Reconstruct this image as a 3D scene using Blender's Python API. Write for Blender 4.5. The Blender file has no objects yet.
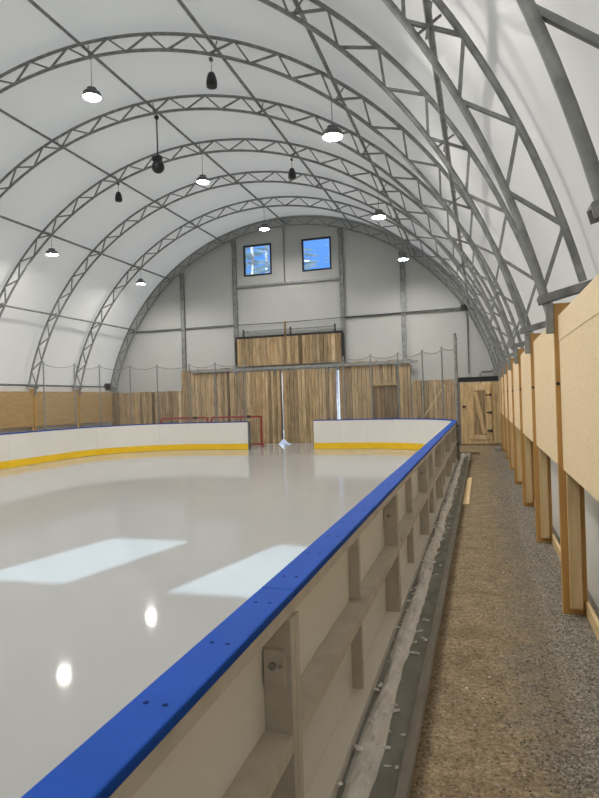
import bpy, math, random
import numpy as np
from mathutils import Vector, Matrix
random.seed(7)
S = bpy.context.scene
COL = S.collection
PI = math.pi

# ------------------------------------------------------------------ helpers
class MB:
    def __init__(self): self.v = []; self.f = []
    def add(self, vs, fs):
        n = len(self.v); self.v += [tuple(p) for p in vs]; self.f += [tuple(i + n for i in f) for f in fs]; return self
    def box(self, x0, x1, y0, y1, z0, z1):
        vs = [(x, y, z) for z in (z0, z1) for y in (y0, y1) for x in (x0, x1)]
        return self.add(vs, [(0, 2, 3, 1), (4, 5, 7, 6), (0, 1, 5, 4), (2, 6, 7, 3), (0, 4, 6, 2), (1, 3, 7, 5)])
    def bar(self, p, q, w, h, up=(0, 1, 0)):
        p = Vector(p); q = Vector(q); d = (q - p).normalized(); u = Vector(up)
        a = d.cross(u)
        if a.length < 1e-4: a = d.cross(Vector((1, 0, 0)))
        a.normalize(); b = a.cross(d).normalized()
        vs = []
        for c in (p, q):
            for s, t in ((-1, -1), (1, -1), (1, 1), (-1, 1)): vs.append(c + a * (s * w / 2) + b * (t * h / 2))
        return self.add(vs, [(0, 3, 2, 1), (4, 5, 6, 7), (0, 1, 5, 4), (1, 2, 6, 5), (2, 3, 7, 6), (3, 0, 4, 7)])
    def tube(self, pts, r, n=10, up=(0, 1, 0)):
        pts = [Vector(p) for p in pts]; vs = []; fs = []
        for i, p in enumerate(pts):
            d = (pts[min(i + 1, len(pts) - 1)] - pts[max(i - 1, 0)]).normalized()
            a = d.cross(Vector(up))
            if a.length < 1e-3: a = d.cross(Vector((1, 0, 0)))
            a.normalize(); b = a.cross(d)
            rr = r[i] if isinstance(r, (list, tuple)) else r
            for k in range(n):
                t = 2 * PI * k / n; vs.append(p + a * (math.cos(t) * rr) + b * (math.sin(t) * rr))
        for i in range(len(pts) - 1):
            for k in range(n):
                k2 = (k + 1) % n; fs.append((i * n + k, i * n + k2, (i + 1) * n + k2, (i + 1) * n + k))
        fs.append(tuple(range(n))[::-1]); fs.append(tuple(range((len(pts) - 1) * n, len(pts) * n)))
        return self.add(vs, fs)
    def lathe(self, c, prof, n=24):
        vs = []; fs = []
        for r, z in prof:
            for k in range(n):
                t = 2 * PI * k / n; vs.append((c[0] + r * math.cos(t), c[1] + r * math.sin(t), c[2] + z))
        for i in range(len(prof) - 1):
            for k in range(n):
                k2 = (k + 1) % n; fs.append((i * n + k, i * n + k2, (i + 1) * n + k2, (i + 1) * n + k))
        fs.append(tuple(range(n))[::-1]); fs.append(tuple(range((len(prof) - 1) * n, len(prof) * n)))
        return self.add(vs, fs)
    def prism(self, poly, z0, z1):
        n = len(poly)
        vs = [(x, y, z0) for x, y in poly] + [(x, y, z1) for x, y in poly]
        return self.add(vs, [tuple(range(n))[::-1], tuple(range(n, 2 * n))] + [(i, (i + 1) % n, n + (i + 1) % n, n + i) for i in range(n)])
    def build(self, name, mat, parent=None, smooth=False, bevel=0):
        me = bpy.data.meshes.new(name)
        o0 = parent_world(parent)
        me.from_pydata([(x - o0[0], y - o0[1], z - o0[2]) for x, y, z in self.v], [], self.f)
        me.materials.append(mat)
        if smooth:
            for p in me.polygons: p.use_smooth = True
            me.set_sharp_from_angle(angle=0.7)
        me.update()
        o = bpy.data.objects.new(name, me); COL.objects.link(o)
        if parent is not None: o.parent = parent
        if bevel:
            m = o.modifiers.new('bevel', 'BEVEL'); m.width = bevel; m.segments = 2; m.limit_method = 'ANGLE'
        return o

def parent_world(p):
    t = Vector((0, 0, 0))
    while p is not None: t += p.location; p = p.parent
    return t
def tag(o, label=None, cat=None, group=None, kind=None):
    if label: o['label'] = label
    if cat: o['category'] = cat
    if group: o['group'] = group
    if kind: o['kind'] = kind
    return o
def empty(name, loc, label, cat, group=None):
    o = bpy.data.objects.new(name, None); COL.objects.link(o); o.location = loc; o.empty_display_size = .1
    return tag(o, label, cat, group)
KIDS = {}
def copy_tree(o, loc=None, label=None, parent=None):
    c = o.copy(); COL.objects.link(c)
    if parent is not None: c.parent = parent
    if loc is not None: c.location = loc
    if label: c['label'] = label
    for ch in list(o.children): copy_tree(ch, None, None, c)
    return c
ORD = ['nearest', 'second', 'third', 'fourth', 'fifth', 'sixth', 'seventh', 'eighth', 'ninth', 'tenth', 'eleventh', 'twelfth']

# ------------------------------------------------------------------ materials
def newmat(name):
    m = bpy.data.materials.new(name); m.use_nodes = True
    nt = m.node_tree; b = nt.nodes['Principled BSDF']
    return m, nt, b
def N(nt, t, **kw):
    n = nt.nodes.new(t)
    for k, v in kw.items():
        if k in n.inputs: n.inputs[k].default_value = v
        else: setattr(n, k, v)
    return n
def ramp(nt, fac, stops):
    r = nt.nodes.new('ShaderNodeValToRGB'); e = r.color_ramp.elements
    while len(e) < len(stops): e.new(0.5)
    for el, (p, c) in zip(e, stops): el.position = p; el.color = (*c, 1)
    nt.links.new(fac, r.inputs['Fac']); return r
def coords(nt, scale):
    tc = nt.nodes.new('ShaderNodeTexCoord'); mp = nt.nodes.new('ShaderNodeMapping'); mp.inputs['Scale'].default_value = scale
    nt.links.new(tc.outputs['Object'], mp.inputs['Vector']); return mp.outputs['Vector']
def mix(nt, a, b, fac, mode='MIX'):
    m = nt.nodes.new('ShaderNodeMix'); m.data_type = 'RGBA'; m.blend_type = mode
    for s, v in ((m.inputs[6], a), (m.inputs[7], b), (m.inputs[0], fac)):
        if hasattr(v, 'is_linked'): nt.links.new(v, s)
        else: s.default_value = (*v, 1) if isinstance(v, tuple) else v
    return m.outputs[2]
def noisy(name, c1, c2, scale=(3, 3, 3), rough=.6, metallic=0, detail=6, nscale=4, bump=0, spec=.5):
    m, nt, b = newmat(name)
    v = coords(nt, scale); n = N(nt, 'ShaderNodeTexNoise', Scale=nscale, Detail=detail); nt.links.new(v, n.inputs['Vector'])
    r = ramp(nt, n.outputs['Fac'], [(.3, c1), (.7, c2)])
    nt.links.new(r.outputs['Color'], b.inputs['Base Color'])
    b.inputs['Roughness'].default_value = rough; b.inputs['Metallic'].default_value = metallic
    b.inputs['Specular IOR Level'].default_value = spec
    if bump:
        bp = N(nt, 'ShaderNodeBump', Strength=bump, Distance=.02); nt.links.new(n.outputs['Fac'], bp.inputs['Height']); nt.links.new(bp.outputs['Normal'], b.inputs['Normal'])
    return m
def planks_mat(name, tones, axis='z', streak=.42, rough=.8):
    m, nt, b = newmat(name)
    g = nt.nodes.new('ShaderNodeNewGeometry')
    r = nt.nodes.new('ShaderNodeValToRGB'); e = r.color_ramp.elements
    while len(e) < len(tones): e.new(.5)
    for i, (el, c) in enumerate(zip(e, tones)): el.position = i / (len(tones) - 1); el.color = (*c, 1)
    nt.links.new(g.outputs['Random Per Island'], r.inputs['Fac'])
    sc = {'z': (26, 26, 1.7), 'y': (22, .8, 22), 'x': (.8, 22, 22)}[axis]
    tc = nt.nodes.new('ShaderNodeTexCoord'); ad = N(nt, 'ShaderNodeVectorMath', operation='MULTIPLY_ADD')
    mp = nt.nodes.new('ShaderNodeMapping'); mp.inputs['Scale'].default_value = sc
    mul = N(nt, 'ShaderNodeMath', operation='MULTIPLY'); mul.inputs[1].default_value = 37.0
    nt.links.new(g.outputs['Random Per Island'], mul.inputs[0])
    nt.links.new(tc.outputs['Object'], ad.inputs[0]); ad.inputs[1].default_value = (1, 1, 1); nt.links.new(mul.outputs[0], ad.inputs[2])
    nt.links.new(ad.outputs[0], mp.inputs['Vector'])
    n = N(nt, 'ShaderNodeTexNoise', Scale=1.0, Detail=5, Roughness=.65); nt.links.new(mp.outputs['Vector'], n.inputs['Vector'])
    r2 = ramp(nt, n.outputs['Fac'], [(.32, (1 - streak,) * 3), (.62, (1.08, 1.06, 1.04))])
    c = mix(nt, r.outputs['Color'], r2.outputs['Color'], 1.0, 'MULTIPLY')
    mp2 = nt.nodes.new('ShaderNodeMapping'); mp2.inputs['Scale'].default_value = {'z': (6, 6, 1.6), 'y': (6, 1.6, 6), 'x': (1.6, 6, 6)}[axis]
    nt.links.new(ad.outputs[0], mp2.inputs['Vector']); ns = N(nt, 'ShaderNodeTexNoise', Scale=1.0, Detail=4, Roughness=.7); nt.links.new(mp2.outputs['Vector'], ns.inputs['Vector'])
    r4 = ramp(nt, ns.outputs['Fac'], [(.38, (1 - streak * 1.1,) * 3), (.55, (1.1, 1.1, 1.1))]); c = mix(nt, c, r4.outputs['Color'], .45, 'MULTIPLY')
    vo = N(nt, 'ShaderNodeTexVoronoi', Scale=.42); nt.links.new(mp.outputs['Vector'], vo.inputs['Vector'])
    r3 = ramp(nt, vo.outputs['Distance'], [(.06, (.45, .36, .28)), (.16, (1, 1, 1))])
    c = mix(nt, c, r3.outputs['Color'], .8, 'MULTIPLY')
    nt.links.new(c, b.inputs['Base Color']); b.inputs['Roughness'].default_value = rough; b.inputs['Specular IOR Level'].default_value = .2
    return m

M = {}
M['steel'] = noisy('galvanised_steel', (.18, .187, .183), (.31, .318, .31), (1, 1, 1), .5, .35, 6, 9)
M['steel_dark'] = noisy('weathered_steel', (.10, .106, .106), (.18, .188, .188), (1, 1, 1), .5, .4, 5, 8)
M['frame'] = noisy('grey_board_frame', (.46, .43, .375), (.56, .525, .46), (2, 2, 2), .55, .1, 5, 5)
M['white_board'] = noisy('white_polyethylene', (.70, .685, .64), (.73, .715, .67), (1, 1, 1), .32, 0, 3, 2, spec=.4)
M['yellow'] = noisy('yellow_polyethylene', (.80, .50, .012), (.86, .55, .02), (1, 1, 1), .35, 0, 3, 3)
M['blue'] = noisy('blue_polyethylene', (.007, .058, .32), (.009, .065, .36), (1, 1, 1), .6, 0, 4, 6, spec=.08)
M['blue_dark'] = noisy('blue_screw_recess', (.003, .014, .09), (.004, .018, .11), (1, 1, 1), .7, spec=.05)
M['black'] = noisy('black_plastic', (.010, .010, .011), (.018, .018, .018), (1, 1, 1), .45)
M['rubber'] = noisy('black_rubber_edge', (.008, .008, .009), (.014, .014, .014), (1, 1, 1), .7)
M['red'] = noisy('red_paint', (.26, .006, .012), (.32, .01, .018), (1, 1, 1), .45)
M['wall_panel'] = noisy('white_insulated_panel', (.42, .432, .42), (.45, .462, .45), (.5, .5, .5), .55, 0, 3, 2)
M['plywood_darker'] = noisy('darker_plywood', (.33, .225, .105), (.42, .30, .15), (1.5, 1.5, 6), .65, 0, 6, 2, spec=.25)  # darker plywood tone, used on the left wall
M['timber'] = noisy('planed_orange_timber', (.42, .235, .072), (.54, .32, .115), (14, 14, 1), .6, 0, 6, 2, spec=.3)
M['timber_pale'] = noisy('pale_spruce', (.55, .40, .205), (.66, .50, .28), (14, 14, 1.2), .65, 0, 6, 2, spec=.3)
M['timber_pale_y'] = noisy('pale_spruce_lengthwise', (.57, .42, .22), (.70, .54, .31), (14, 1.0, 14), .65, 0, 6, 2, spec=.3)
M['planks'] = planks_mat('weathered_mixed_planks', [(.11, .078, .045), (.40, .285, .155), (.54, .40, .235), (.22, .155, .08), (.58, .44, .27), (.19, .14, .085), (.50, .37, .21), (.35, .25, .135), (.62, .48, .31), (.27, .21, .135), (.45, .325, .18)])
M['planks_fresh'] = planks_mat('yellow_gate_planks', [(.52, .38, .20), (.68, .52, .30), (.60, .44, .24), (.74, .58, .36)], streak=.3)
M['planks_dark'] = planks_mat('dark_brown_planks', [(.16, .11, .06), (.28, .20, .11), (.21, .15, .085)])
def plywood():
    m, nt, b = newmat('pale_plywood')
    v = coords(nt, (3, 1.2, 5)); n = N(nt, 'ShaderNodeTexNoise', Scale=2.0, Detail=4, Distortion=2.5); nt.links.new(v, n.inputs['Vector'])
    n2 = N(nt, 'ShaderNodeMath', operation='MULTIPLY'); n2.inputs[1].default_value = 9; nt.links.new(n.outputs['Fac'], n2.inputs[0])
    n3 = N(nt, 'ShaderNodeMath', operation='FRACT'); nt.links.new(n2.outputs[0], n3.inputs[0])
    r = ramp(nt, n3.outputs[0], [(.0, (.70, .54, .33)), (.35, (.775, .615, .395)), (.85, (.82, .665, .44)), (1, (.71, .55, .34))])
    v2 = coords(nt, (2.0, 2.2, 3.2)); vo = N(nt, 'ShaderNodeTexVoronoi', Scale=3.0); nt.links.new(v2, vo.inputs['Vector'])
    r3 = ramp(nt, vo.outputs['Distance'], [(.03, (.70, .56, .42)), (.11, (1, 1, 1))])
    c = mix(nt, r.outputs['Color'], r3.outputs['Color'], .7, 'MULTIPLY')
    nt.links.new(c, b.inputs['Base Color']); b.inputs['Roughness'].default_value = .6; b.inputs['Specular IOR Level'].default_value = .3
    return m
M['plywood'] = plywood()
M['plywood_strip'] = noisy('pale_plywood_strip', (.76, .60, .385), (.81, .65, .43), (6, 1, 6), .6, 0, 5, 3, spec=.3)
def membrane(name, trans, col=(.80, .79, .76)):
    m, nt, b = newmat(name); out = nt.nodes['Material Output']
    b.inputs['Roughness'].default_value = .5; b.inputs['Specular IOR Level'].default_value = .22
    v = coords(nt, (.4, .4, .4)); n = N(nt, 'ShaderNodeTexNoise', Scale=2, Detail=3); nt.links.new(v, n.inputs['Vector'])
    r = ramp(nt, n.outputs['Fac'], [(.3, tuple(x * .97 for x in col)), (.7, col)]); nt.links.new(r.outputs['Color'], b.inputs['Base Color'])
    t = N(nt, 'ShaderNodeBsdfTranslucent'); t.inputs['Color'].default_value = (*trans, 1)
    a = N(nt, 'ShaderNodeAddShader'); nt.links.new(b.outputs[0], a.inputs[0]); nt.links.new(t.outputs[0], a.inputs[1])
    nt.links.new(a.outputs[0], out.inputs['Surface']); return m
M['membrane'] = membrane('white_pvc_membrane', (.125, .111, .095), (.58, .577, .56))
def ice():
    m, nt, b = newmat('white_ice')
    v = coords(nt, (1, 1, 1)); n = N(nt, 'ShaderNodeTexNoise', Scale=.7, Detail=5); nt.links.new(v, n.inputs['Vector'])
    r = ramp(nt, n.outputs['Fac'], [(.3, (.318, .322, .319)), (.7, (.330, .334, .331))]); nt.links.new(r.outputs['Color'], b.inputs['Base Color'])
    b.inputs['IOR'].default_value = 1.31; b.inputs['Specular IOR Level'].default_value = .13
    n2 = N(nt, 'ShaderNodeTexNoise', Scale=3.0, Detail=3); nt.links.new(v, n2.inputs['Vector'])
    r2 = ramp(nt, n2.outputs['Fac'], [(.3, (.055,) * 3), (.7, (.075,) * 3)]); nt.links.new(r2.outputs['Color'], b.inputs['Roughness'])
    return m
M['ice'] = ice()
def ground():
    m, nt, b = newmat('trodden_earth_and_gravel')
    v = coords(nt, (1, 1, 1))
    n1 = N(nt, 'ShaderNodeTexNoise', Scale=2.0, Detail=8, Roughness=.72); nt.links.new(v, n1.inputs['Vector'])
    nf = N(nt, 'ShaderNodeTexNoise', Scale=38, Detail=8, Roughness=.8); nt.links.new(v, nf.inputs['Vector'])
    earth = ramp(nt, nf.outputs['Fac'], [(.3, (.10, .075, .044)), (.5, (.275, .215, .138)), (.72, (.44, .365, .26))])
    v3 = N(nt, 'ShaderNodeTexVoronoi', Scale=75); nt.links.new(v, v3.inputs['Vector'])
    sp = ramp(nt, v3.outputs['Color'], [(.15, (.50, .48, .45)), (.35, (.95, .94, .93)), (.7, (1.05, 1.05, 1.05)), (.9, (1.35, 1.36, 1.4))])
    n5 = N(nt, 'ShaderNodeTexNoise', Scale=4.5, Detail=6, Roughness=.7); nt.links.new(v, n5.inputs['Vector'])
    sp2 = ramp(nt, n5.outputs['Fac'], [(.35, (.72, .70, .67)), (.6, (1.05, 1.05, 1.05))])
    ecol = mix(nt, mix(nt, earth.outputs['Color'], sp.outputs['Color'], .8, 'MULTIPLY'), sp2.outputs['Color'], 1.0, 'MULTIPLY')
    vo = N(nt, 'ShaderNodeTexVoronoi', Scale=95); nt.links.new(v, vo.inputs['Vector'])
    grav = ramp(nt, vo.outputs['Color'], [(.1, (.06, .052, .04)), (.5, (.165, .148, .12)), (.9, (.33, .305, .26))])
    sx = N(nt, 'ShaderNodeSeparateXYZ'); nt.links.new(v, sx.inputs[0])
    mr = N(nt, 'ShaderNodeMapRange'); mr.inputs[1].default_value = -.02; mr.inputs[2].default_value = .55; mr.inputs[3].default_value = -.16; mr.inputs[4].default_value = .26
    nt.links.new(sx.outputs['X'], mr.inputs[0])
    ad = N(nt, 'ShaderNodeMath', operation='ADD'); nt.links.new(mr.outputs[0], ad.inputs[0]); nt.links.new(n1.outputs['Fac'], ad.inputs[1])
    fr = ramp(nt, ad.outputs[0], [(.42, (0, 0, 0)), (.72, (1, 1, 1))])
    c = mix(nt, ecol, grav.outputs['Color'], fr.outputs['Color'])
    nt.links.new(c, b.inputs['Base Color']); b.inputs['Roughness'].default_value = .9; b.inputs['Specular IOR Level'].default_value = .2
    bp = N(nt, 'ShaderNodeBump', Strength=.35, Distance=.012); nt.links.new(nf.outputs['Fac'], bp.inputs['Height']); nt.links.new(bp.outputs['Normal'], b.inputs['Normal'])
    return m
M['ground'] = ground()
M['stone'] = planks_mat('crushed_stone', [(.07, .064, .052), (.17, .155, .13), (.27, .25, .215), (.12, .105, .08), (.38, .36, .325)], streak=.2, rough=.9)
M['concrete'] = noisy('damp_concrete', (.165, .165, .145), (.30, .295, .265), (2, 1, 2), .8, 0, 7, 4, bump=.3)
M['kerb'] = noisy('concrete_kerb_edge', (.27, .255, .22), (.36, .34, .30), (2, 1, 2), .85, 0, 7, 5, bump=.3)
M['snow'] = noisy('scraped_dirty_snow', (.62, .605, .57), (.86, .855, .84), (3, 1, 3), .8, 0, 7, 5, bump=.5)
M['snow_out'] = noisy('clean_snow', (.80, .82, .84), (.86, .87, .88), (1, 1, 1), .8)
M['bark'] = noisy('pale_bark', (.30, .27, .26), (.62, .58, .56), (3, 3, 1), .9)
M['needles'] = noisy('frosted_needles', (.26, .34, .36), (.60, .68, .72), (2, 2, 2), .8)
M['net'] = None
def netmat():
    m, nt, b = newmat('white_net_mesh'); out = nt.nodes['Material Output']
    b.inputs['Base Color'].default_value = (.30, .31, .31, 1); b.inputs['Roughness'].default_value = .8
    uv = nt.nodes.new('ShaderNodeTexCoord'); sx = N(nt, 'ShaderNodeSeparateXYZ'); nt.links.new(uv.outputs['UV'], sx.inputs[0])
    outs = []
    for k in ('X', 'Y'):
        mu = N(nt, 'ShaderNodeMath', operation='MULTIPLY'); mu.inputs[1].default_value = 1 / .045; nt.links.new(sx.outputs[k], mu.inputs[0])
        fr = N(nt, 'ShaderNodeMath', operation='FRACT'); nt.links.new(mu.outputs[0], fr.inputs[0])
        lt = N(nt, 'ShaderNodeMath', operation='LESS_THAN'); lt.inputs[1].default_value = .06; nt.links.new(fr.outputs[0], lt.inputs[0]); outs.append(lt)
    mx = N(nt, 'ShaderNodeMath', operation='MAXIMUM'); nt.links.new(outs[0].outputs[0], mx.inputs[0]); nt.links.new(outs[1].outputs[0], mx.inputs[1])
    tr = N(nt, 'ShaderNodeBsdfTransparent'); ms = N(nt, 'ShaderNodeMixShader')
    nt.links.new(mx.outputs[0], ms.inputs[0]); nt.links.new(tr.outputs[0], ms.inputs[1]); nt.links.new(b.outputs[0], ms.inputs[2]); nt.links.new(ms.outputs[0], out.inputs['Surface'])
    return m
M['net'] = netmat()
def glass():
    m, nt, b = newmat('window_glass'); out = nt.nodes['Material Output']
    tr = N(nt, 'ShaderNodeBsdfTransparent'); tr.inputs['Color'].default_value = (.93, .96, .97, 1)
    gl = N(nt, 'ShaderNodeBsdfGlossy', Roughness=.03); fr = N(nt, 'ShaderNodeFresnel', IOR=1.22); ms = N(nt, 'ShaderNodeMixShader')
    nt.links.new(fr.outputs[0], ms.inputs[0]); nt.links.new(tr.outputs[0], ms.inputs[1]); nt.links.new(gl.outputs[0], ms.inputs[2]); nt.links.new(ms.outputs[0], out.inputs['Surface'])
    return m
M['glass'] = glass()
def lampmat(strength):
    m, nt, b = newmat('lit_lamp_diffuser'); b.inputs['Base Color'].default_value = (.9, .9, .9, 1)
    b.inputs['Emission Color'].default_value = (1, .955, .885, 1); b.inputs['Emission Strength'].default_value = strength
    return m
M['lamp'] = lampmat(545)

# ------------------------------------------------------------------ hall geometry constants
CX, CZ = -6.725, .645            # centre of the arch circle
RO, RI, RM = 7.69, 7.41, 7.80    # outer chord, inner chord, membrane
PITCH = 2.28
POSTS = [4.87 + PITCH * k for k in range(-1, 7)]          # frames along the hall
YE = 20.83                                                # timber end wall
YB = -4.8                                                 # back of what is built
A0 = math.radians(13.9)
def arc(r, a): return (CX + r * math.cos(a), CZ + r * math.sin(a))   # a from right foot

# ------------------------------------------------------------------ the setting
tag(MB().box(-15.2, 1.6, YB - .3, YE + .25, -.12, 0).build('floor', M['ground']), kind='structure')
tag(MB().box(-60, 60, YE + .25, 120, -.2, -.02).build('ground', M['snow_out']), kind='structure')
# membrane roof, with a slight saddle between the arches
def membrane_roof():
    mb = MB(); ys = []; y = YB
    ys = list(np.linspace(YB, YE + .2, 97)); na = 72; vs = []
    a_lo = math.asin((2.38 - CZ) / RM)
    for y in ys:
        t = (y - 4.87) / PITCH; sag = .05 * math.sin(PI * (t - math.floor(t))) ** 2
        for i in range(na + 1):
            a = a_lo + (PI - 2 * a_lo) * i / na; x, z = arc(RM - sag * math.sin(a) , a); vs.append((x, y, z))
    fs = []
    for j in range(len(ys) - 1):
        for i in range(na): p = j * (na + 1) + i; fs.append((p, p + 1, p + na + 2, p + na + 1))
    mb.add(vs, fs); return mb
tag(membrane_roof().build('ceiling', M['membrane'], smooth=True), kind='structure')
XR = CX + RM * math.cos(math.asin((2.38 - CZ) / RM)); XL = 2 * CX - XR; XW = .80
tag(MB().box(XW, XR + .02, YB, YE + .2, 0, 2.40).build('wall_right', M['membrane']), kind='structure')
tag(MB().box(XL - .02, 2 * CX - XW, YB, YE + .2, 0, 2.40).build('wall_left', M['membrane']), kind='structure')
W1 = (-8.36, -7.30, 6.39, 7.50); W2 = (-6.08, -5.03, 6.37, 7.50); DOOR = (-8.85, -4.86, 0, 2.72)
def end_wall(y0, y1, holes):
    mb = MB(); xs = {XL, XR}
    for h in holes: xs |= {h[0], h[1]}
    xs |= set(np.linspace(XL, XR, 120).tolist()); xs = sorted(xs)
    def top(x): 
        d = RM * RM - (x - CX) ** 2
        return CZ + math.sqrt(max(d, 1e-6))
    for a, b in zip(xs, xs[1:]):
        if b - a < 1e-5: continue
        m = (a + b) / 2; cur = 0.0; segs = []
        for h in sorted(holes, key=lambda h: h[2]):
            if h[0] < m < h[1]:
                if h[2] > cur: segs.append((cur, h[2]))
                cur = h[3]
        for s, e in segs: mb.box(a, b, y0, y1, s, e)
        ta, tb = top(a), top(b)
        vs = [(a, y0, cur), (b, y0, cur), (b, y1, cur), (a, y1, cur), (a, y0, ta), (b, y0, tb), (b, y1, tb), (a, y1, ta)]
        mb.add(vs, [(0, 3, 2, 1), (4, 5, 6, 7), (0, 1, 5, 4), (1, 2, 6, 5), (2, 3, 7, 6), (3, 0, 4, 7)])
    return mb
tag(end_wall(YE + .13, YE + .19, [W1, W2, DOOR]).build('wall_back', M['wall_panel']), kind='structure')
W3 = (-6.66, -5.58, 6.34, 7.62); W4 = (-4.62, -3.54, 6.34, 7.62)
tag(end_wall(YB - .06, YB, [W3, W4]).build('wall_front', M['wall_panel']), kind='structure')
for i, w in enumerate((W1, W2, W3, W4)):
    y = YE + .10 if i < 2 else YB - .08; t = .03
    fr = MB(); fr.box(w[0] - .02, w[0] + t, y, y + .1, w[2] - .02, w[3] + .02).box(w[1] - t, w[1] + .02, y, y + .1, w[2] - .02, w[3] + .02)
    fr.box(w[0] + t, w[1] - t, y, y + .1, w[3] - t, w[3] + .02).box(w[0] + t, w[1] - t, y, y + .1, w[2] - .02, w[2] + t)
    f = fr.build('window_%d' % (i + 1), M['rubber']); tag(f, kind='structure')
    MB().box(w[0] + t, w[1] - t, y + .04, y + .05, w[2] + t, w[3] - t).build('window_pane', M['glass'], f)
# end wall steelwork
def up(x): return CZ + math.sqrt(RI ** 2 - (x - CX) ** 2)
names = ['far left of the tall timber wall', 'left of the two small windows', 'right of the two small windows', 'above the right end of the tall timber wall']
for i, x in enumerate((-10.95, -8.75, -4.65, -2.5)):
    r = empty('wall_column', (x, YE + .07, 0), 'perforated grey steel column on the white end wall, ' + names[i], 'column', 'steel columns of the end wall')
    z1 = up(x) - .02
    mb = MB().box(x - .075, x + .075, YE + .055, YE + .125, 0, z1).box(x - .075, x - .05, YE + .03, YE + .055, 0, z1).box(x + .05, x + .075, YE + .03, YE + .055, 0, z1)
    mb.build('column_profile', M['steel'], r)
    hb = MB(); z = 3.2
    while z < z1 - .1: hb.box(x - .02, x + .02, YE + .048, YE + .056, z, z + .06); z += .42
    hb.build('bolt_holes', M['steel_dark'], r)
    MB().box(x - .1, x + .1, YE + .03, YE + .05, z1 - .16, z1).build('head_plate', M['steel'], r)
tag(MB().tube([(-6.78, YE + .08, 6.0), (-6.78, YE + .08, 8.05)], .022).build('ridge_strut', M['steel']), 'thin grey vertical tube between the two small windows', 'strut')
tag(MB().box(-8.67, -4.73, YE + .05, YE + .11, 5.94, 6.02).build('window_rail', M['steel']), 'grey horizontal steel rail under the two small windows', 'rail')
for a, b, lab in ((-13.28, -11.03, 'thin grey wall rail at the far left of the end wall, left of all columns'), (-10.87, -8.83, 'thin grey wall rail between the two left columns of the end wall'), (-4.57, -2.58, 'thin grey wall rail between the two right columns of the end wall'), (-2.42, -.42, 'thin grey wall rail at the far right of the end wall, by the black box')):
    tag(MB().box(a, b, YE + .06, YE + .11, 4.54, 4.60).build('wall_rail', M['steel_dark']), lab, 'rail', 'mid height rails of the end wall')
tag(MB().tube([(-8.7, YE + .04, 4.56), (-6.7, YE + .04, 4.545), (-.5, YE + .04, 4.62)], .012, 6).build('wall_cable', M['black']), 'thin black cable stretched across the end wall above the timber doors', 'cable')
tag(MB().box(-.58, -.42, YE - .2, YE - .04, 4.5, 4.68).build('junction_box', M['black'], bevel=.01), 'black box at the right end of the cable, by the arch', 'box')
tag(MB().box(-14.35, -14.15, YE - .32, YE - .1, 2.33, 2.58).build('wall_heater', M['black'], bevel=.02), 'black box at the foot of the end arch, far left corner', 'box')
tag(MB().tube([(-.38, YE + .09, 2.4), (-.38, YE + .09, 4.7)], .02).build('wall_conduit', M['steel_dark']), 'thin dark vertical conduit on the end wall above the plank gate', 'conduit')
tag(MB().tube([(-.02, YE + .0, 2.1), (-.02, YE, 2.36), (.03, YE, 2.44), (.3, YE, 2.44), (.4, YE, 2.50)], .03, 8).build('drain_pipe', M['steel']), 'bent grey pipe rising over the corner gate at the right arch foot', 'pipe')

# ------------------------------------------------------------------ timber end wall
def plank_run(mb, x0, x1, y0, y1, z0, z1, wmin=.085, wmax=.16, ragged=0, zfun=None):
    x = x0
    while x < x1 - .01:
        w = min(random.uniform(wmin, wmax), x1 - x)
        if x1 - (x + w) < .05: w = x1 - x
        d = random.uniform(0, .022)
        za = z0 if zfun is None else zfun(x + w / 2)
        zt = z1 - random.uniform(0, ragged)
        if zfun is None: mb.box(x, x + w - .010, y0 - d, y1, za, zt)
        else:
            xb = x + w - .010; a, b = zfun(x), zfun(xb)
            vs = [(x, y0 - d, a), (xb, y0 - d, b), (x, y1, a), (xb, y1, b), (x, y0 - d, zt), (xb, y0 - d, zt), (x, y1, zt), (xb, y1, zt)]
            mb.add(vs, [(0, 2, 3, 1), (4, 5, 7, 6), (0, 1, 5, 4), (2, 6, 7, 3), (0, 4, 6, 2), (1, 3, 7, 5)])
        x += w
    return mb
def backing(parent, x0, x1, y, z0, z1): return MB().box(x0, x1, y + .001, y + .005, z0, z1).build('gap_shade_sheet', M['rubber'], parent)  # black sheet added so the gaps between planks look shaded
CL = 'timber cladding of the end wall'
pc = tag(plank_run(MB(), -14.2, -11.05, YE - .03, YE + .01, 0, 2.2, ragged=.03).build('plank_cladding', M['planks']), 'low plank wall in the far left corner, left of the tall planks', 'plank wall', CL)
backing(pc, -14.19, -11.06, YE + .01, .02, 2.15)
pc = tag(plank_run(MB(), -11.02, -8.9, YE - .06, YE - .02, 0, 2.98, ragged=.04).build('plank_cladding', M['planks']), 'tall weathered plank wall left of the sliding doors, behind the red goals', 'plank wall', CL)
backing(pc, -11.01, -8.91, YE - .02, .02, 2.92)
r = empty('plank_cladding', (-3.5, YE - .04, 0), 'tall plank wall right of the sliding doors, with a dark boarded hatch', 'plank wall', CL)
mb = MB(); plank_run(mb, -4.8, -3.62, YE - .06, YE - .02, 0, 2.98, ragged=.04); plank_run(mb, -3.6, -2.8, YE - .06, YE - .02, 2.12, 2.98, ragged=.04); plank_run(mb, -2.78, -2.3, YE - .06, YE - .02, 0, 2.98, ragged=.03)
mb.build('planks', M['planks'], r)
backing(r, -4.79, -3.63, YE - .02, .02, 2.92); backing(r, -3.59, -2.81, YE - .02, 2.13, 2.92); backing(r, -2.77, -2.31, YE - .02, .02, 2.92)
plank_run(MB(), -3.6, -2.8, YE - .0, YE + .03, 0, 2.1).build('hatch', M['planks_dark'], r)['label'] = 'dark boarded hatch'
MB().box(-4.3, -2.76, YE - .09, YE - .075, 2.10, 2.16).build('hatch_lintel', M['planks'], r)
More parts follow.
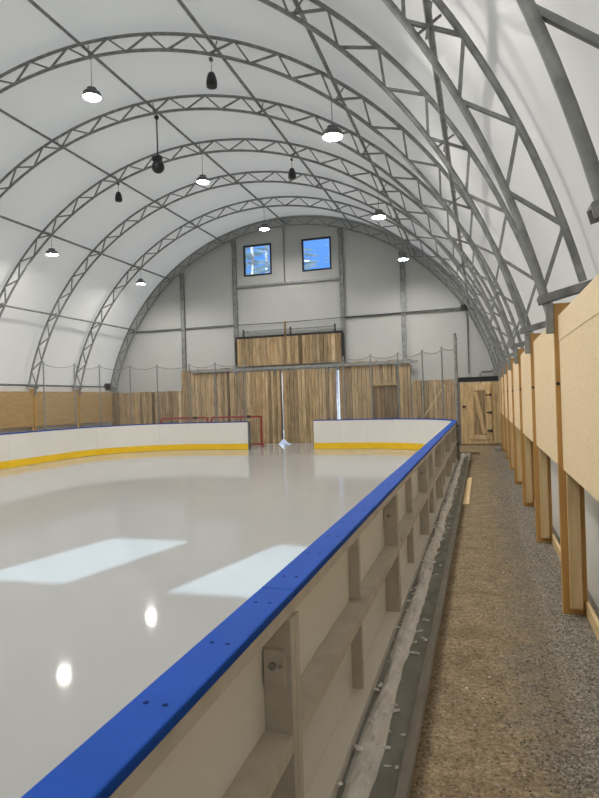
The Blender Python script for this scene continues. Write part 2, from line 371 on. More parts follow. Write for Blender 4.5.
pc = tag(plank_run(MB(), -2.27, -.78, YE - .03, YE + .01, 0, 2.24, ragged=.03).build('plank_cladding', M['planks']), 'low plank wall between the tall planks and the corner gate', 'plank wall', CL)
backing(pc, -2.26, -.79, YE + .01, .02, 2.19)
tag(MB().bar((-2.52, YE - .49, .012), (-1.18, YE - .075, 2.05), .028, .02).build('leaning_lath', M['timber_pale']), 'loose pale lath leaning against the low planks beside the corner gate', 'lath')
# upper transom of planks with black edging
r = empty('plank_transom', (-6.7, YE, 2.98), 'wide plank panel with black edging above the sliding doors', 'plank panel')
plank_run(MB(), -8.68, -4.70, YE - .04, YE + .02, 2.99, 4.02, wmin=.12, wmax=.17).build('planks', M['planks'], r); backing(r, -8.67, -4.71, YE + .02, 3.0, 4.01)
MB().box(-8.74, -4.64, YE - .06, YE + .03, 4.025, 4.10).build('top_edging', M['rubber'], r)
MB().box(-8.74, -8.685, YE - .06, YE + .03, 2.99, 4.02).build('side_edging', M['rubber'], r)
MB().box(-4.695, -4.60, YE - .06, YE + .03, 2.99, 4.02).build('side_edging', M['rubber'], r)
tag(MB().box(-6.79, -6.73, YE - .13, YE - .07, 3.86, 4.56).build('timber_stub', M['planks_dark']), 'short upright timber stub on the black edge above the sliding doors', 'post')
for i, x in enumerate((-8.42, -6.58, -4.92)):
    r = empty('roller_hanger', (x, YE, 4.10), 'small black roller hanger on the black edge, ' + ('left end', 'by the timber stub', 'right end')[i], 'hanger', 'roller hangers above the transom')
    MB().box(x - .03, x + .03, YE - .03, YE + .0, 4.102, 4.36).build('hanger_plate', M['black'], r)
    MB().tube([(x - .02, YE - .055, 4.2), (x + .02, YE - .055, 4.2)], .04, 12).build('wheel', M['steel_dark'], r)
tag(MB().box(-8.40, -4.93, YE + .03, YE + .05, 4.26, 4.31).build('hanger_rail', M['steel']), 'pale steel hanger rail above the black edging', 'rail')
# sliding door track and leaves
r = empty('sliding_track', (-6.3, YE - .14, 2.9), 'long pale steel sliding door track across the plank wall', 'track')
MB().box(-10.55, -2.05, YE - .16, YE - .11, 2.83, 2.93).build('track_channel', M['steel'], r)
tk = MB()
for x in np.linspace(-10.3, -2.3, 8): tk.box(x - .03, x + .03, YE - .11, YE - .07, 2.85, 2.97)
tk.build('wall_clips', M['steel_dark'], r)
GAP = -6.92
for i, (a, b) in enumerate(((-8.95, GAP - .017), (GAP + .017, -4.905))):
    zf = lambda x: .105 + max(0, .22 - abs(x - GAP) * 1.0) * (1 if i == 0 else .9)
    d = plank_run(MB(), a, b, YE - .13, YE - .095, .1, 2.78, wmin=.1, wmax=.16, zfun=zf).build('door_%d' % (i + 1), M['planks'])
    tag(d, kind='structure')
    for x in (a + .25, b - .25): MB().box(x - .03, x + .03, YE - .15, YE - .139, 2.6, 2.825).build('door_hanger', M['steel_dark'], d)
    backing(d, a + .02, b - .02, YE - .095, .42, 2.74); MB().box(a + .03, b - .03, YE - .089, YE - .065, 1.0, 1.12).build('ledge_batten', M['timber_pale'], d)
# corner gate at the end of the walkway
d = plank_run(MB(), -.68, .70, YE - .10, YE - .05, .06, 2.09, wmin=.1, wmax=.15).build('door_3', M['planks_fresh']); tag(d, kind='structure')
g = MB(); y0, y1 = YE - .145, YE - .11
g.box(-.42, -.27, y0, y1, .2, 2.0).box(.12, .30, y0, y1, .2, 2.0).box(-.27, .12, y0, y1, 1.82, 2.0).box(-.27, .12, y0, y1, .2, .34)
g.build('gate_frame', M['planks_fresh'], d)
plank_run(MB(), -.26, .11, YE - .115, YE - .109, .35, 1.81).build('gate_infill', M['planks'], d)
MB().bar((-.20, YE - .13, 1.78), (.06, YE - .13, .38), .12, .025).build('diagonal_brace', M['planks_fresh'], d)
for z in (1.66, 1.08, .48):
    MB().box(.14, .26, YE - .16, YE - .148, z - .02, z + .02).box(.255, .30, YE - .165, YE - .148, z - .05, z + .05).build('strap_hinge', M['black'], d)
MB().box(-.62, -.52, YE - .14, YE - .11, 1.26, 1.32).build('latch', M['black'], d)
tag(MB().box(-.80, .72, YE - .08, YE + .02, 2.12, 2.27).build('trim_1', M['rubber']), kind='structure')
tag(MB().box(-.72, .72, YE - .16, YE - .02, 0, .05).build('trim_2', M['planks_dark']), kind='structure')

# ------------------------------------------------------------------ lattice arches
NB = 24
def make_arch(y, label):
    root = empty('lattice_arch', (CX, y, 2.4), label, 'arch', 'steel lattice arches of the hall')
    aO = math.asin((2.475 - CZ) / RO); aI = math.asin((2.385 - CZ) / RI)
    def chord(r, a0): return [(*(lambda p: (p[0], y, p[1]))(arc(r, a0 + (PI - 2 * a0) * i / 96)),) for i in range(97)]
    MB().tube(chord(RO, aO), .030, 10).build('outer_chord', M['steel'], root, smooth=True)
    MB().tube(chord(RI, aI), .030, 10).build('inner_chord', M['steel'], root, smooth=True)
    da = (PI - 2 * A0) / NB
    for i in range(NB):
        a = A0 + da * i
        for u, v in ((a, a + da / 2), (a + da, a + da / 2)):
            p = arc(RI, u); q = arc(RO, v)
            MB().bar((p[0], y, p[1]), (q[0], y, q[1]), .03, .03).build('web_bar', M['steel'], root)
    for s in (1, -1):
        m = lambda x: x if s > 0 else 2 * CX - x
        b = MB()
        p0, p1 = (m(.43), 2.375), (m(.80), 2.467)
        for ya, w, h, dz in ((0, .10, .014, 0), (-.044, .012, .055, -.03), (.044, .012, .055, -.03)):
            b.bar((p0[0], y + ya, p0[1] + dz), (p1[0], y + ya, p1[1] + dz), w, h, up=(0, 0, 1))
        b.build('foot_channel', M['steel'], root)
        b = MB()
        for x in (.50, .62, .74): b.tube([(m(x), y - .058, 2.335 + (x - .43) * .25), (m(x), y - .046, 2.335 + (x - .43) * .25)], .012, 6)
        b.build('foot_bolts', M['steel'], root)
    return root
arches = sorted(POSTS + [YE - .03])
first = None
for i, y in enumerate(arches):
    n = len(arches) - 1 - i   # 0 = at the end wall
    lab = ('galvanised lattice roof arch standing against the white end wall' if n == 0 else
           'galvanised lattice roof arch closest to the camera, only its foot in the top right corner' if i == 0 else
           'galvanised lattice roof arch, %s from the camera whose foot shows on the right' % ORD[i])
    if first is None: first = make_arch(y, lab)
    else: copy_tree(first, (CX, y, 2.4), lab)
# purlins
PUR = {-57.8: 'lowest long roof tube on the left slope', -38.8: 'long roof tube on the left slope carrying the left lamps', -19.3: 'long roof tube just left of the ridge', 0.0: 'long roof tube along the ridge carrying the middle lamps',
       19.6: 'long roof tube just right of the ridge carrying two speakers', 38.3: 'long roof tube on the right slope carrying the right lamps', 58.2: 'lowest long roof tube on the right slope'}
for ang, lab in PUR.items():
    a = PI / 2 - math.radians(ang); x, z = arc(7.55, a)
    r = empty('roof_purlin', (x, 8, z), 'galvanised ' + lab, 'purlin', 'long roof tubes')
    MB().tube([(x, -2.0, z), (x, YE + .05, z)], .03, 10, up=(0, 0, 1)).build('purlin_tube', M['steel'], r, smooth=True)
    for y in arches:
        cl = MB()
        tx, tz = -math.sin(a), math.cos(a); nx, nz = math.cos(a), math.sin(a)
        cl.bar((x - nx * .11, y + .036, z - nz * .11), (x + nx * .11, y + .036, z + nz * .11), .02, .014)
        if abs(ang) > 30: cl.bar((x - nx * .10 - tx * .12, y - .04, z - nz * .10 - tz * .12), (x + nx * .09 + tx * .10, y - .04, z + nz * .09 + tz * .10), .02, .014)
        cl.build('clamp', M['steel'], r)
for s, lab in ((1, 'long grey eaves tube along the top of the right wall'), (-1, 'long grey eaves tube along the top of the left wall')):
    x = .85 if s > 0 else 2 * CX - .85
    tag(MB().tube([(x, -2, 2.445), (x, YE, 2.445)], .03, 10, up=(0, 0, 1)).build('eaves_tube', M['steel_dark'], smooth=True), lab, 'tube')

# ------------------------------------------------------------------ right wall: posts, plywood, skirting
def timber_post(y, side, label, group):
    m = (lambda x: x) if side > 0 else (lambda x: 2 * CX - x)
    def bx(mb, xa, xb, ya, yb, za, zb): return mb.box(min(m(xa), m(xb)), max(m(xa), m(xb)), ya, yb, za, zb)
    r = empty('timber_post', (m(.62), y, 0), label, 'post', group)
    bx(MB(), .535, .705, y - .02, y + .035, 0, 2.32).build('upright', M['timber'], r)
    bx(MB(), .583, .665, y - .07, y - .022, .06, 2.0).build('nailer', M['timber_pale'], r)
    bx(MB(), .48, .532, y - .03, y + .025, 2.10, 2.328).build('steel_sleeve', M['steel'], r)
    MB().tube([(m(.548), y - .034, 1.72), (m(.548), y - .021, 1.72)], .014, 8).build('bolt_head', M['black'], r)
    return r
def ply_panel(ya, yb, side, label, group, topboard):
    m = (lambda x: x) if side > 0 else (lambda x: 2 * CX - x)
    def bx(mb, xa, xb, y0, y1, za, zb): return mb.box(min(m(xa), m(xb)), max(m(xa), m(xb)), y0, y1, za, zb)
    r = empty('plywood_panel', (m(.57), (ya + yb) / 2, 1.08), label, 'panel', group)
    bx(MB(), .566, .582, ya, yb, 1.08, 2.225).build('sheet', M['plywood'] if side > 0 else M['plywood_darker'], r)
    if topboard: bx(MB(), .5625, .5658, ya, yb, 2.04, 2.225).build('top_board', M['plywood_strip'], r)
    return r
allposts = POSTS + [YE - .35]
vis = 0
for i, y in enumerate(POSTS):
    timber_post(y, 1, 'orange timber wall post beside the gravel walkway, %s from the camera' % ORD[i], 'timber posts of the right wall')
prev = POSTS[0] - PITCH
for i, y in enumerate(POSTS + [YE - .22]):
    ya = prev + (.036 if i else 0); 
    ply_panel(ya, y - .021, 1, 'pale plywood wall panel above the gravel walkway, %s bay from the camera' % ORD[i], 'plywood panels of the right wall', i < 2)
    prev = y
tag(MB().box(.69, .715, -2, YE - .2, 0, .10).build('baseboard_right', M['timber_pale_y']), kind='structure')
lp = [y for y in POSTS if y > 11]
for i, y in enumerate(lp):
    timber_post(y, -1, 'timber post of the far left wall, %s from the left edge of the photo' % ['first', 'second', 'third', 'fourth', 'fifth'][i], 'timber posts of the left wall')
prev = lp[0] - PITCH
for i, y in enumerate(lp + [YE - .2]):
    ply_panel(prev + .036, y - .021, -1, 'plywood panel on the far left wall behind the rink, %s from the left' % ['first', 'second', 'third', 'fourth', 'fifth', 'sixth'][i], 'plywood panels of the left wall', False)
    prev = y

# ------------------------------------------------------------------ the rink: ice, boards, caps
IR, IL, IE, RC, ZI, ZT = -.72, -12.08, 18.41, 2.85, .10, 1.03
poly = [(IR, -4.7)] + [(IR, y) for y in (0, 8, IE - RC)] + [(IR - RC + RC * math.cos(a), IE - RC + RC * math.sin(a)) for a in np.linspace(0, PI / 2, 20)[1:]] + [(-5.15, IE), (-5.15, IE + .125), (-4.7, IE + .125), (-4.7, YE - .17), (-12.0, YE - .17), (-12.0, IE + .125), (-7.40, IE + .125), (-7.40, IE)] + [(IL + RC - RC * math.sin(a), IE - RC + RC * math.cos(a)) for a in np.linspace(0, PI / 2, 20)] + [(IL, -4.7)]
tag(MB().prism(poly, .005, ZI).build('ice_sheet', M['ice']), 'smooth white sheet of ice filling the rink', 'ice')

class Path:
    def __init__(self, pts):
        self.p = np.array(pts, float); d = np.diff(self.p, axis=0); self.s = np.r_[0, np.cumsum(np.hypot(d[:, 0], d[:, 1]))]
    def at(self, s, off=0.0, side=1):
        x = np.interp(s, self.s, self.p[:, 0]); y = np.interp(s, self.s, self.p[:, 1])
        e = .02; s0, s1 = max(s - e, 0), min(s + e, self.s[-1])
        t = np.array([np.interp(s1, self.s, self.p[:, 0]) - np.interp(s0, self.s, self.p[:, 0]), np.interp(s1, self.s, self.p[:, 1]) - np.interp(s0, self.s, self.p[:, 1])]); t /= np.hypot(*t)
        n = np.array([t[1], -t[0]]) * side
        return x + n[0] * off, y + n[1] * off
BP = 2.51
Y0 = 1.88 - BP
arcR = [(IR - RC + RC * math.cos(a), IE - RC + RC * math.sin(a)) for a in np.linspace(0, PI / 2, 40)]
PR = Path([(IR, Y0)] + arcR + [(-5.15, IE)])
arcL = [(IL + RC - RC * math.sin(a), IE - RC + RC * math.cos(a)) for a in np.linspace(0, PI / 2, 40)]
PL = Path([(-7.40, IE)] + arcL + [(IL, 5.0)])
def sweep(P, s0, s1, o0, o1, z0, z1, mb=None):
    mb = mb or MB(); straight = all(abs(P.at(s0 + (s1 - s0) * k / 4)[0] - P.at(s0)[0]) < 1e-6 or abs(P.at(s0 + (s1 - s0) * k / 4)[1] - P.at(s0)[1]) < 1e-6 for k in range(5))
    n = 1 if straight else 8
    vs = []
    for i in range(n + 1):
        s = s0 + (s1 - s0) * i / n
        a = P.at(s, o0); b = P.at(s, o1)
        vs += [(a[0], a[1], z0), (b[0], b[1], z0), (b[0], b[1], z1), (a[0], a[1], z1)]
    fs = [(0, 1, 2, 3), tuple(4 * n + k for k in (3, 2, 1, 0))]
    for i in range(n):
        for k in range(4): fs.append((4 * i + k, 4 * i + 4 + k, 4 * i + 4 + (k + 1) % 4, 4 * i + (k + 1) % 4))
    return mb.add(vs, fs)
def board(P, s0, s1, label, group, full=True, mids=1, endframe=False):
    c = P.at((s0 + s1) / 2, .05)
    r = empty('dasher_board', (c[0], c[1], .05), label, 'rink board', group)
    g = .0016; a, b = s0 + g, s1 - g
    sweep(P, a, b, 0, .012, ZI + .005, ZT - .03).build('facing_panel', M['white_board'], r)
    sweep(P, a, b, -.010, -.001, ZI + .005, ZI + .20).build('kick_plate', M['yellow'], r)
    cap = sweep(P, a - .002, b + .002, -.008, .112, ZT - .028, ZT).build('cap_rail', M['blue'], r, bevel=.006)
    sc = MB()
    for k in np.linspace(s0 + .14, s1 - .14, max(2, int((s1 - s0) / .30))):
        for o in (.03, .075):
            x, y = P.at(k, o); sc.lathe((x, y, ZT), [(.0062, -.004), (.0062, .0008), (.004, .001)], 10)
    sc.build('cap_screws', M['blue_dark'], cap)
    t = .045
    sweep(P, a, b, .0125, .095, ZT - .085, ZT - .0285).build('top_rail', M['frame'], r)
    sweep(P, a, b, .0125, .11, .052, .105).build('bottom_rail', M['white_board'] , r)
    if full:
        step = (s1 - s0) / (mids + 1)
        sweep(P, a + t, b - t, .0125, .108, .52, .58).build('mid_rail', M['frame'], r)
        for e in (a, b - t): sweep(P, e, e + t, .0125, .109, .106, ZT - .086).build('end_post', M['frame'], r)
        for k in range(1, mids + 1):
            m = s0 + step * k + .03
            for za, zb in ((.106, .519), (.581, ZT - .086)): sweep(P, m - .02, m + .02, .0125, .068, za, zb).build('middle_post', M['frame'], r)
        # bolted joint plate on the face of the end post toward the near neighbour
        e = b - t
        sweep(P, e - .014, e - .0005, .020, .090, .74, .85).build('joint_plate', M['frame'], r)
        bl = MB()
        for o, rr, dd in ((.05, .013, .010), (.076, .005, .004)):
            p = P.at(e - .0145, o); q = P.at(e - .0145 - dd, o)
            bl.tube([(p[0], p[1], .80), (q[0], q[1], .80)], rr, 8, up=(0, 0, 1))
        bl.build('joint_bolt', M['steel'], r)
    return r
G1 = 'white rink boards with blue cap along the walkway'
s = 0.0; straight = IE - RC - Y0; npan = 7
for k in range(npan):
    s1 = s + BP if k < npan - 1 else straight
    board(PR, s, s1, 'rink board section along the walkway, grey framed outside with blue cap, %s from the camera' % ORD[k], G1)
    s = s1
def rest(P, s, s_end, n, labels, group, full):
    cuts = np.linspace(s, s_end, n + 1)
    for k in range(n): board(P, cuts[k], cuts[k + 1], labels[k], group, full)
    return cuts
Lr = PR.s[-1]
cutsR = rest(PR, s, Lr, 7, ['white corner rink board curving at the right end, %s from the blue capped straight run' % w for w in ('first', 'second', 'third', 'fourth', 'fifth')] + ['white end rink board, second to the right of the opening', 'white end rink board right beside the opening on its right'], 'curved and end boards right of the opening', True)
# left of the opening
Lc = RC * PI / 2 + (PL.s[1] - PL.s[0])
wl = ['white end rink board right beside the opening on its left', 'white end rink board second to the left of the opening'] + ['white corner rink board curving at the left end, %s from the end boards' % w for w in ('first', 'second', 'third', 'fourth')]
cutsL = rest(PL, 0, Lc, 6, wl, 'curved and end boards left of the opening', False)
sL = Lc
for k in range(4):
    board(PL, sL, sL + BP, 'white board section on the straight left side of the rink, %s from its far corner' % ['first', 'second', 'third', 'fourth'][k], 'boards on the left side of the rink', False); sL += BP
# grey gate post closing the left board end
x0 = -7.395
tag(MB().box(x0, x0 + .05, IE - .02, IE + .12, ZI + .003, ZT + .0).build('gate_post', M['steel_dark'], bevel=.005), 'grey steel post closing the left board run at the opening', 'post')

# stanchions and netting
def stanchion(P, s, z0, z1, label, r=.02, group='net stanchions behind the end boards'):
    x, y = P.at(s, .135)
    t = empty('net_stanchion', (x, y, z0), label, 'stanchion', group)
    MB().tube([(x, y, z0), (x, y, z1)], r, 10).build('pole', M['steel'], t, smooth=True)
    c = MB(); 
    for z in (.45, .9): c.box(x - r - .008, x + r + .008, y - r - .008, y + r + .008, z, z + .05)
    c.build('pole_clamp', M['steel_dark'], t)
    MB().lathe((x, y, z1), [(r + .004, 0), (r + .004, .02), (r * .5, .03)], 10).build('pole_cap', M['steel_dark'], t)
    return (x, y)
def net(P, ss, z0, z1, label):
    r = empty('protective_net', (*P.at(ss[0], .135), z0), label, 'net')
    me = bpy.data.meshes.new('mesh'); vs = []; fs = []; uvs = []; n = 6; cord = []
    samples = []
    for a, b in zip(ss, ss[1:]):
        for k in range(n): samples.append((a + (b - a) * k / n, k / n))
    samples.append((ss[-1], 0))
    for s, k in samples:
        x, y = P.at(s, .165); sag = .10 * 4 * k * (1 - k); zt = z1 - sag
        vs += [(x, y, z0), (x, y, zt)]; uvs += [(s, z0), (s, zt)]; cord.append((x, y, zt))
    o0 = r.location
    for i in range(len(samples) - 1): fs.append((2 * i, 2 * i + 2, 2 * i + 3, 2 * i + 1))
    me.from_pydata([(v[0] - o0[0], v[1] - o0[1], v[2] - o0[2]) for v in vs], [], fs)
    ul = me.uv_layers.new(name='UVMap')
    for l in me.loops: ul.data[l.index].uv = uvs[l.vertex_index]
    me.materials.append(M['net']); o = bpy.data.objects.new('netting', me); COL.objects.link(o); o.parent = r
    MB().tube(cord, .008, 6, up=(0, 0, 1)).build('top_cord', M['steel_dark'], r)
base = IE - RC - 13.0   # straight length before the corner, measured from Y = 13
soff = straight - base
ssR = [soff + v for v in (2.70, 4.14, 5.02, 5.89, 6.76, 7.61, 8.70)]
for i, s in enumerate(ssR):
    stanchion(PR, s, ZI if i == 6 else 0, 3.0 + (.12 if i == 0 else 0), 'thin grey net pole behind the right end boards, %s from the right' % ['second', 'third', 'fourth', 'fifth', 'sixth', 'seventh', 'eighth'][i], .02 if i else .032)
stanchion(PR, soff + 2.2, 0, 3.16, 'thick grey net pole at the right corner of the boards, rightmost of all poles', .032)
net(PR, ssR, 1.06, 2.98, 'fine grey safety net hung on poles right of the opening')
ssL = [.10, 1.18, 2.12, 3.18, 4.03, 5.02, 5.93, 7.27]
for i, s in enumerate(ssL):
    stanchion(PL, s, ZI if s < 1.9 else 0, 3.0, 'thin grey net pole behind the left boards, %s counting leftward from the opening' % ['first', 'second', 'third', 'fourth', 'fifth', 'sixth', 'seventh', 'eighth'][i], group='net stanchions behind the left boards')
net(PL, ssL, 1.06, 2.98, 'fine grey safety net hung on poles left of the opening')

# hockey goals stored behind the boards
def goal(x0, x1, y, label):
    r = empty('hockey_goal', ((x0 + x1) / 2, y, ZI), label, 'goal', 'red hockey goals behind the boards')
    t = .03; z1 = 1.15; c = .08
    pts = [(x0, y, ZI + .0)] + [(x0, y, z1 - c), (x0 + c * .3, y, z1 - c * .3), (x0 + c, y, z1)] + [(x1 - c, y, z1), (x1 - c * .3, y, z1 - c * .3), (x1, y, z1 - c), (x1, y, ZI)]
    MB().tube(pts, t, 10).build('front_frame', M['red'], r, smooth=True)
    MB().tube([(x0, y + .04, ZI + .035), (x0 + .12, y + .55, ZI + .035), (x0 + .35, y + .7, ZI + .035), (x1 - .35, y + .7, ZI + .035), (x1 - .12, y + .55, ZI + .035), (x1, y + .04, ZI + .035)], .022, 8, up=(0, 0, 1)).build('base_frame', M['red'], r)
    MB().tube([((x0 + x1) / 2, y + .7, ZI + .06), ((x0 + x1) / 2, y + .45, z1 - .05), ((x0 + x1) / 2, y + .04, z1)], .02, 8, up=(1, 0, 0)).build('centre_stay', M['red'], r)
    MB().tube([(x0 + .05, y + .04, z1 - .02), (x0 + .1, y + .40, z1 - .02), (x1 - .1, y + .40, z1 - .02), (x1 - .05, y + .04, z1 - .02)], .018, 8, up=(0, 0, 1)).build('top_shelf', M['red'], r)
    me = bpy.data.meshes.new('goal_net'); o0 = r.location
    A = [(x0 + .08, y + .42, z1 - .06), (x1 - .08, y + .42, z1 - .06), (x1 - .3, y + .68, ZI + .05), (x0 + .3, y + .68, ZI + .05), (x0, y + .05, z1 - .05), (x1, y + .05, z1 - .05), (x1, y + .06, ZI + .05), (x0, y + .06, ZI + .05)]
    me.from_pydata([(a[0] - o0[0], a[1] - o0[1], a[2] - o0[2]) for a in A], [], [(0, 1, 2, 3), (4, 0, 3, 7), (1, 5, 6, 2), (4, 5, 1, 0)])
    ul = me.uv_layers.new(name='UVMap')
    for p in me.polygons:
        for l, uv in zip(p.loop_indices, ((0, 1), (1.7, 1), (1.7, 0), (0, 0))): ul.data[l].uv = uv
    me.materials.append(M['net']); o = bpy.data.objects.new('goal_net', me); COL.objects.link(o); o.parent = r
    MB().tube([(x1 - .55, y, z1 + .0), (x1 - .40, y, z1 + .0)], .05, 10, up=(0, 0, 1)).build('crossbar_pad', M['black'], r)
    return r
goal(-9.35, -7.42, 19.75, 'red tubular hockey goal nearest the opening, standing behind the end boards')
goal(-11.38, -9.50, 19.78, 'red tubular hockey goal farther left, behind the end boards')

# ------------------------------------------------------------------ kerb, snow, loose boards, gravel
r = empty('concrete_kerb', (-.5, 8, 0), 'low grey concrete strip under the rink boards along the walkway', 'kerb')
MB().box(-.718, -.385, -4.0, 17.4, 0, .05).build('strip', M['concrete'], r)
MB().box(-.384, -.335, -4.0, 17.4, 0, .06).build('kerb_edge', M['kerb'], r, bevel=.006)
def snowbank():
    mb = MB(); ny, nx = 420, 9; rnd = random.Random(3); vs = []; fs = []
    y0, y1 = .6, 16.8
    from mathutils import noise
    for j in range(ny + 1):
        y = y0 + (y1 - y0) * j / ny
        w = .055 + .03 * noise.noise((y * 1.3, 0, 0)) + .02 * noise.noise((y * 6, 3, 0)); c = -.535 + .02 * noise.noise((y * .9, 7, 0)); h = .045 + .03 * noise.noise((y * 2.1, 9, 2)) + .015 * noise.noise((y * 9, 9, 2))
        if w < .03: w = .03
        for i in range(nx):
            u = -1 + 2 * i / (nx - 1); z = .046 + max(0, h) * (1 - u * u) * (1 + .4 * noise.noise((u * 2, y * 11, 5)))
            x = max(c + w * u, -.60); vs.append((x, y, z if abs(u) < .99 else .046))
    for j in range(ny):
        for i in range(nx - 1): p = j * nx + i; fs.append((p, p + 1, p + nx + 1, p + nx))
    mb.add(vs, fs)
    def chunk(x, y, z, s, stretch=1.0):
        ico = [(0, 0, 1), (.9, 0, .2), (.3, .85, .2), (-.7, .5, .2), (-.7, -.5, .2), (.3, -.85, .2), (0, 0, -.6)]
        a = rnd.uniform(0, 6.28); ca, sa = math.cos(a), math.sin(a)
        vv = []
        for px, py, pz in ico:
            k = s * rnd.uniform(.7, 1.2); px *= stretch; vv.append((x + (px * ca - py * sa) * k, y + (px * sa + py * ca) * k, z + max(pz, -.2) * k * .6))
        mb.add(vv, [(0, 1, 2), (0, 2, 3), (0, 3, 4), (0, 4, 5), (0, 5, 1), (6, 2, 1), (6, 3, 2), (6, 4, 3), (6, 5, 4), (6, 1, 5)])
    for k in range(420):
        y = rnd.uniform(1.2, 16.5); x = rnd.gauss(-.52, .05); x = min(max(x, -.60), -.40)
        chunk(x, y, .055 + (.03 if x < -.48 else 0), rnd.uniform(.006, .024), rnd.uniform(1, 2.5))
    for k in range(90):
        chunk(rnd.uniform(-.30, .15), rnd.uniform(2.2, 16), .004, rnd.uniform(.003, .009))
    return mb
tag(snowbank().build('scraped_snow', M['snow'], smooth=False), 'ridge of dirty scraped snow and ice shavings along the foot of the boards', 'snow', kind='stuff')
tag(MB().box(-.325, -.225, 9.3, 12.3, 0.0, .035).build('loose_plank', M['timber_pale_y']), 'loose pale plank lying along the concrete kerb', 'plank')
tag(MB().box(-.62, -.10, 17.55, 17.72, .0, .06).build('dark_plank', M['planks_dark']), 'dark plank lying across the walkway end near the corner gate', 'plank')
tag(MB().box(.32, .50, 18.4, 18.6, 0, .12).build('concrete_block', M['kerb'], bevel=.01), 'small pale block on the ground before the corner gate', 'block')
def gravel():
    rng = np.random.default_rng(5); n = 11000
    V = np.array([(0, 0, 1), (.9, 0, .1), (.3, .85, .1), (-.7, .5, .1), (-.7, -.5, .1), (.3, -.85, .1)], float)
    F = [(0, 1, 2), (0, 2, 3), (0, 3, 4), (0, 4, 5), (0, 5, 1)]
    mb = MB(); from mathutils import noise
    k = 0
    while k < n:
        x = rng.uniform(-.32, .69); y = 1.2 + 17 * rng.random() ** 1.6
        t = (x - .0) / .5; pr = min(1, max(.03, .15 + t * .75 + .75 * noise.noise((x * 1.6, y * .75, 3.0))))
        if x < 0: pr *= .35
        if rng.random() > pr: continue
        s = rng.uniform(.004, .0125); a = rng.uniform(0, 6.28); ca, sa = math.cos(a), math.sin(a)
        W = V * (s * rng.uniform(.7, 1.25, (6, 1))); W = W * np.array([1, .75, .7])
        mb.add([(x + w[0] * ca - w[1] * sa, y + w[0] * sa + w[1] * ca, w[2] - .001) for w in W], F); k += 1
    return mb
tag(gravel().build('loose_gravel', M['stone']), 'grey crushed stone scattered over the walkway by the posts', 'gravel', kind='stuff')

# ------------------------------------------------------------------ lamps, speakers
def lamp(x, y, ztop, z, label):
    r = empty('hanging_lamp', (x, y, z), label, 'lamp', 'round hanging hall lamps')
    MB().lathe((x, y, z), [(.150, -.012), (.157, -.05), (.16, -.05), (.16, .03), (.14, .05), (.09, .06), (.085, .12), (.03, .14)], 28).build('housing', M['steel_dark'], r, smooth=True)
    MB().lathe((x, y, z - .022), [(.13, -.006), (.146, .0), (.146, .004)], 28).build('diffuser', M['lamp'], r)
    MB().tube([(x, y, z + .13), (x, y, ztop)], .006, 6).build('suspension_wire', M['steel_dark'], r)
    return r
rows = {-.04: ('middle row', -6.65, 8.02, 7.36), .6: ('right row', -2.17, 6.46, 5.93), -.6: ('left row', -11.31, 6.46, 5.97)}
YL = [0.31, 4.87, 9.43, 13.99, 18.55]  # lamps nearer than the visible ones are unseen, added for their light
proto = None
for nm, x, zt, z in rows.values():
    for y in YL:
        where = {0.31: 'unseen behind the camera, added for light', 4.87: 'nearest, unseen overhead, added for light', 9.43: 'closest in view', 13.99: 'second in view', 18.55: 'farthest, by the end wall'}[y]
        if nm == 'left row' and y < 10: where = {0.31: 'unseen behind the camera, added for light', 4.87: 'nearest, unseen overhead, added for light', 9.43: 'third from the end wall, unseen, added for light'}[y]
        lab = 'glowing round lamp on a wire, %s, %s' % (nm, where)
        if proto is None: proto = lamp(x, y, zt, z, lab); pz = zt - z
        else:
            if abs((zt - z) - pz) < .01: copy_tree(proto, (x, y, z), lab)
            else: proto = lamp(x, y, zt, z, lab); pz = zt - z
def speaker(x, y, ztop, z, label):
    r = empty('pendant_speaker', (x, y, z), label, 'speaker', 'black pendant speakers')
    MB().lathe((x, y, z), [(.065, -.14), (.090, -.128), (.096, -.06), (.082, .03), (.055, .105), (.02, .13)], 20).build('speaker_body', M['black'], r, smooth=True)
    MB().lathe((x, y, z), [(.02, -.13), (.05, -.127)], 16).build('speaker_grille', M['rubber'], r)
    MB().tube([(x, y, z + .12), (x, y, ztop)], .006, 6).build('suspension_wire', M['steel_dark'], r)
    MB().box(x - .025, x + .025, y - .03, y + .03, ztop, ztop + .05).build('ceiling_clamp', M['steel_dark'], r)
speaker(-4.26, 9.43, 7.52, 7.20, 'black pendant speaker nearest the camera, hanging right of the ridge')
speaker(-9.13, 13.99, 7.58, 7.27, 'black pendant speaker hanging left of the ridge')
speaker(-4.26, 13.99, 7.52, 7.21, 'black pendant speaker farther off, hanging right of the ridge')
x, y, z = -6.63, 11.71, 6.87
r = empty('ball_speaker', (x, y, z), 'large black ball fixture hanging on a long rod from the ridge', 'speaker')
MB().lathe((x, y, z), [(.14 * math.cos(t), .14 * math.sin(t)) for t in np.linspace(-PI / 2 + .05, PI / 2 - .05, 14)], 24).build('ball', M['black'], r, smooth=True)
MB().box(x - .10, x + .08, y - .06, y + .06, z + .125, z + .235).build('yoke', M['black'], r)
MB().tube([(x, y, z + .22), (x, y, 7.98)], .016, 8).build('drop_rod', M['black'], r)
MB().lathe((x, y, 7.93), [(.05, 0), (.05, .05), (.03, .07)], 12).build('rod_clamp', M['black'], r)

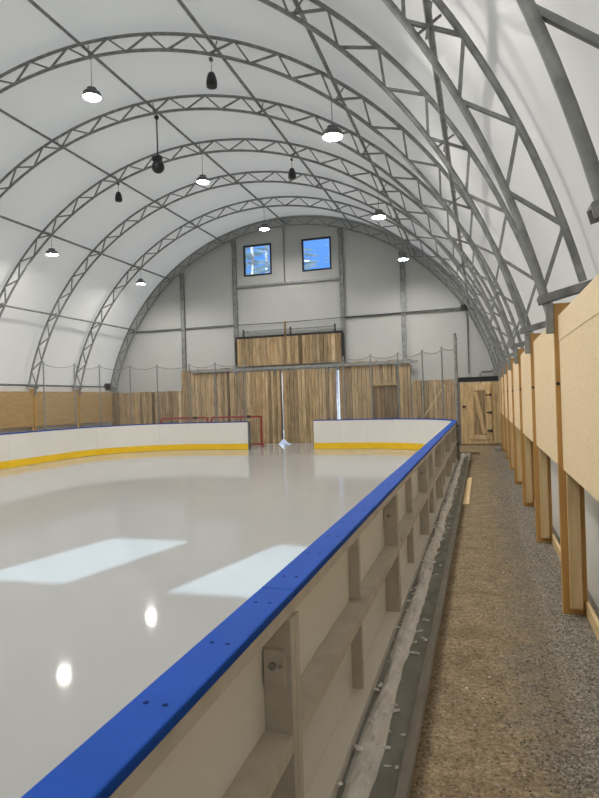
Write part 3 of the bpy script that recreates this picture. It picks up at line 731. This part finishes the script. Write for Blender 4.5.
# ------------------------------------------------------------------ pines outside the windows
def pine(x, y, h, seed, label):
    rnd = random.Random(seed)
    r = empty('pine_tree', (x, y, 0), label, 'tree', 'pines outside the hall')
    MB().tube([(x, y, -.05), (x + .05, y, h * .5), (x, y, h)], [.2, .14, .03], 10).build('trunk', M['bark'], r, smooth=True)
    f = MB()
    for k in range(120):
        t = rnd.uniform(.35, 1); z = h * t; L = (1.02 - t) * h * .17 + .2; a = rnd.uniform(0, 6.28)
        p = Vector((x, y, z)); d = Vector((math.cos(a), math.sin(a), -.15 + .3 * rnd.random()))
        q = p + d * L; s = Vector((-math.sin(a), math.cos(a), 0)) * L * .18; n = Vector((0, 0, .05 * L))
        m = p + d * L * .55
        f.add([p, m + s, q, m - s, m + n], [(0, 1, 4), (1, 2, 4), (2, 3, 4), (3, 0, 4), (0, 3, 2, 1)])
    f.build('needle_foliage', M['needles'], r)
for k, (tx, ty, th, lab) in enumerate(((-12.9, 32, 14, 'frosted tree outside, seen at the left of the left window'), (-11.9, 31, 15, 'frosted tree outside, seen in the middle of the left window'), (-11.2, 34, 16, 'frosted tree outside, seen at the right of the left window'),
        (-12.5, 35, 15, 'frosted tree outside, seen behind the others in the left window'), (-10.0, 33, 14, 'slender frosted tree outside, seen farthest left in the right window'),
        (-9.2, 31, 15, 'frosted tree outside, seen at the left of the right window'), (-8.6, 36, 12.2, 'frosted tree outside, seen at the right of the right window'))):
    pine(tx, ty, th, k + 1, lab)

# ------------------------------------------------------------------ light
w = bpy.data.worlds.new('World'); S.world = w; w.use_nodes = True; nt = w.node_tree
bg = nt.nodes['Background']; tc = nt.nodes.new('ShaderNodeTexCoord'); sx = nt.nodes.new('ShaderNodeSeparateXYZ'); nt.links.new(tc.outputs['Generated'], sx.inputs[0])
rp = ramp(nt, sx.outputs['Z'], [(.0, (.95, .97, 1.0)), (.09, (.62, .78, 1.0)), (.2, (.10, .27, .72)), (.38, (.16, .34, .78)), (.6, (.55, .62, .72)), (1.0, (.6, .65, .72))])
nt.links.new(rp.outputs['Color'], bg.inputs['Color']); bg.inputs['Strength'].default_value = 1.5
sun = bpy.data.lights.new('sun', 'SUN'); sun.energy = 7.5; sun.angle = math.radians(.45); sun.color = (.66, .84, 1)
so = bpy.data.objects.new('sun', sun); COL.objects.link(so); so.location = (-10, -30, 22)
so.rotation_euler = Vector((.22, 1, -.68)).to_track_quat('-Z', 'Y').to_euler()

# ------------------------------------------------------------------ camera
yaw, pitch, roll = math.radians(16.885), math.radians(.188), math.radians(1.757)
fw = Vector((-math.sin(yaw) * math.cos(pitch), math.cos(yaw) * math.cos(pitch), math.sin(pitch)))
rt = Vector((math.cos(yaw), math.sin(yaw), 0)); u = rt.cross(fw)
r2 = rt * math.cos(roll) - u * math.sin(roll); u2 = rt * math.sin(roll) + u * math.cos(roll)
cam = bpy.data.cameras.new('camera'); co = bpy.data.objects.new('camera', cam); COL.objects.link(co)
mat = Matrix((r2, u2, -fw)).transposed().to_4x4(); mat.translation = Vector((0, 0, 1.65)); co.matrix_world = mat
cam.sensor_fit = 'HORIZONTAL'; cam.sensor_width = 36; cam.lens = 600 / 599 * 36; cam.clip_start = .05; cam.clip_end = 300
S.camera = co
S.view_settings.view_transform = 'Standard'; S.view_settings.look = 'None'; S.view_settings.gamma = 1; S.view_settings.use_curve_mapping = False
S.view_settings.exposure = 0.0
S.cycles.use_denoising = True
S.cycles.max_bounces = 10; S.cycles.diffuse_bounces = 5; S.cycles.transparent_max_bounces = 12
S.cycles.sample_clamp_indirect = 6
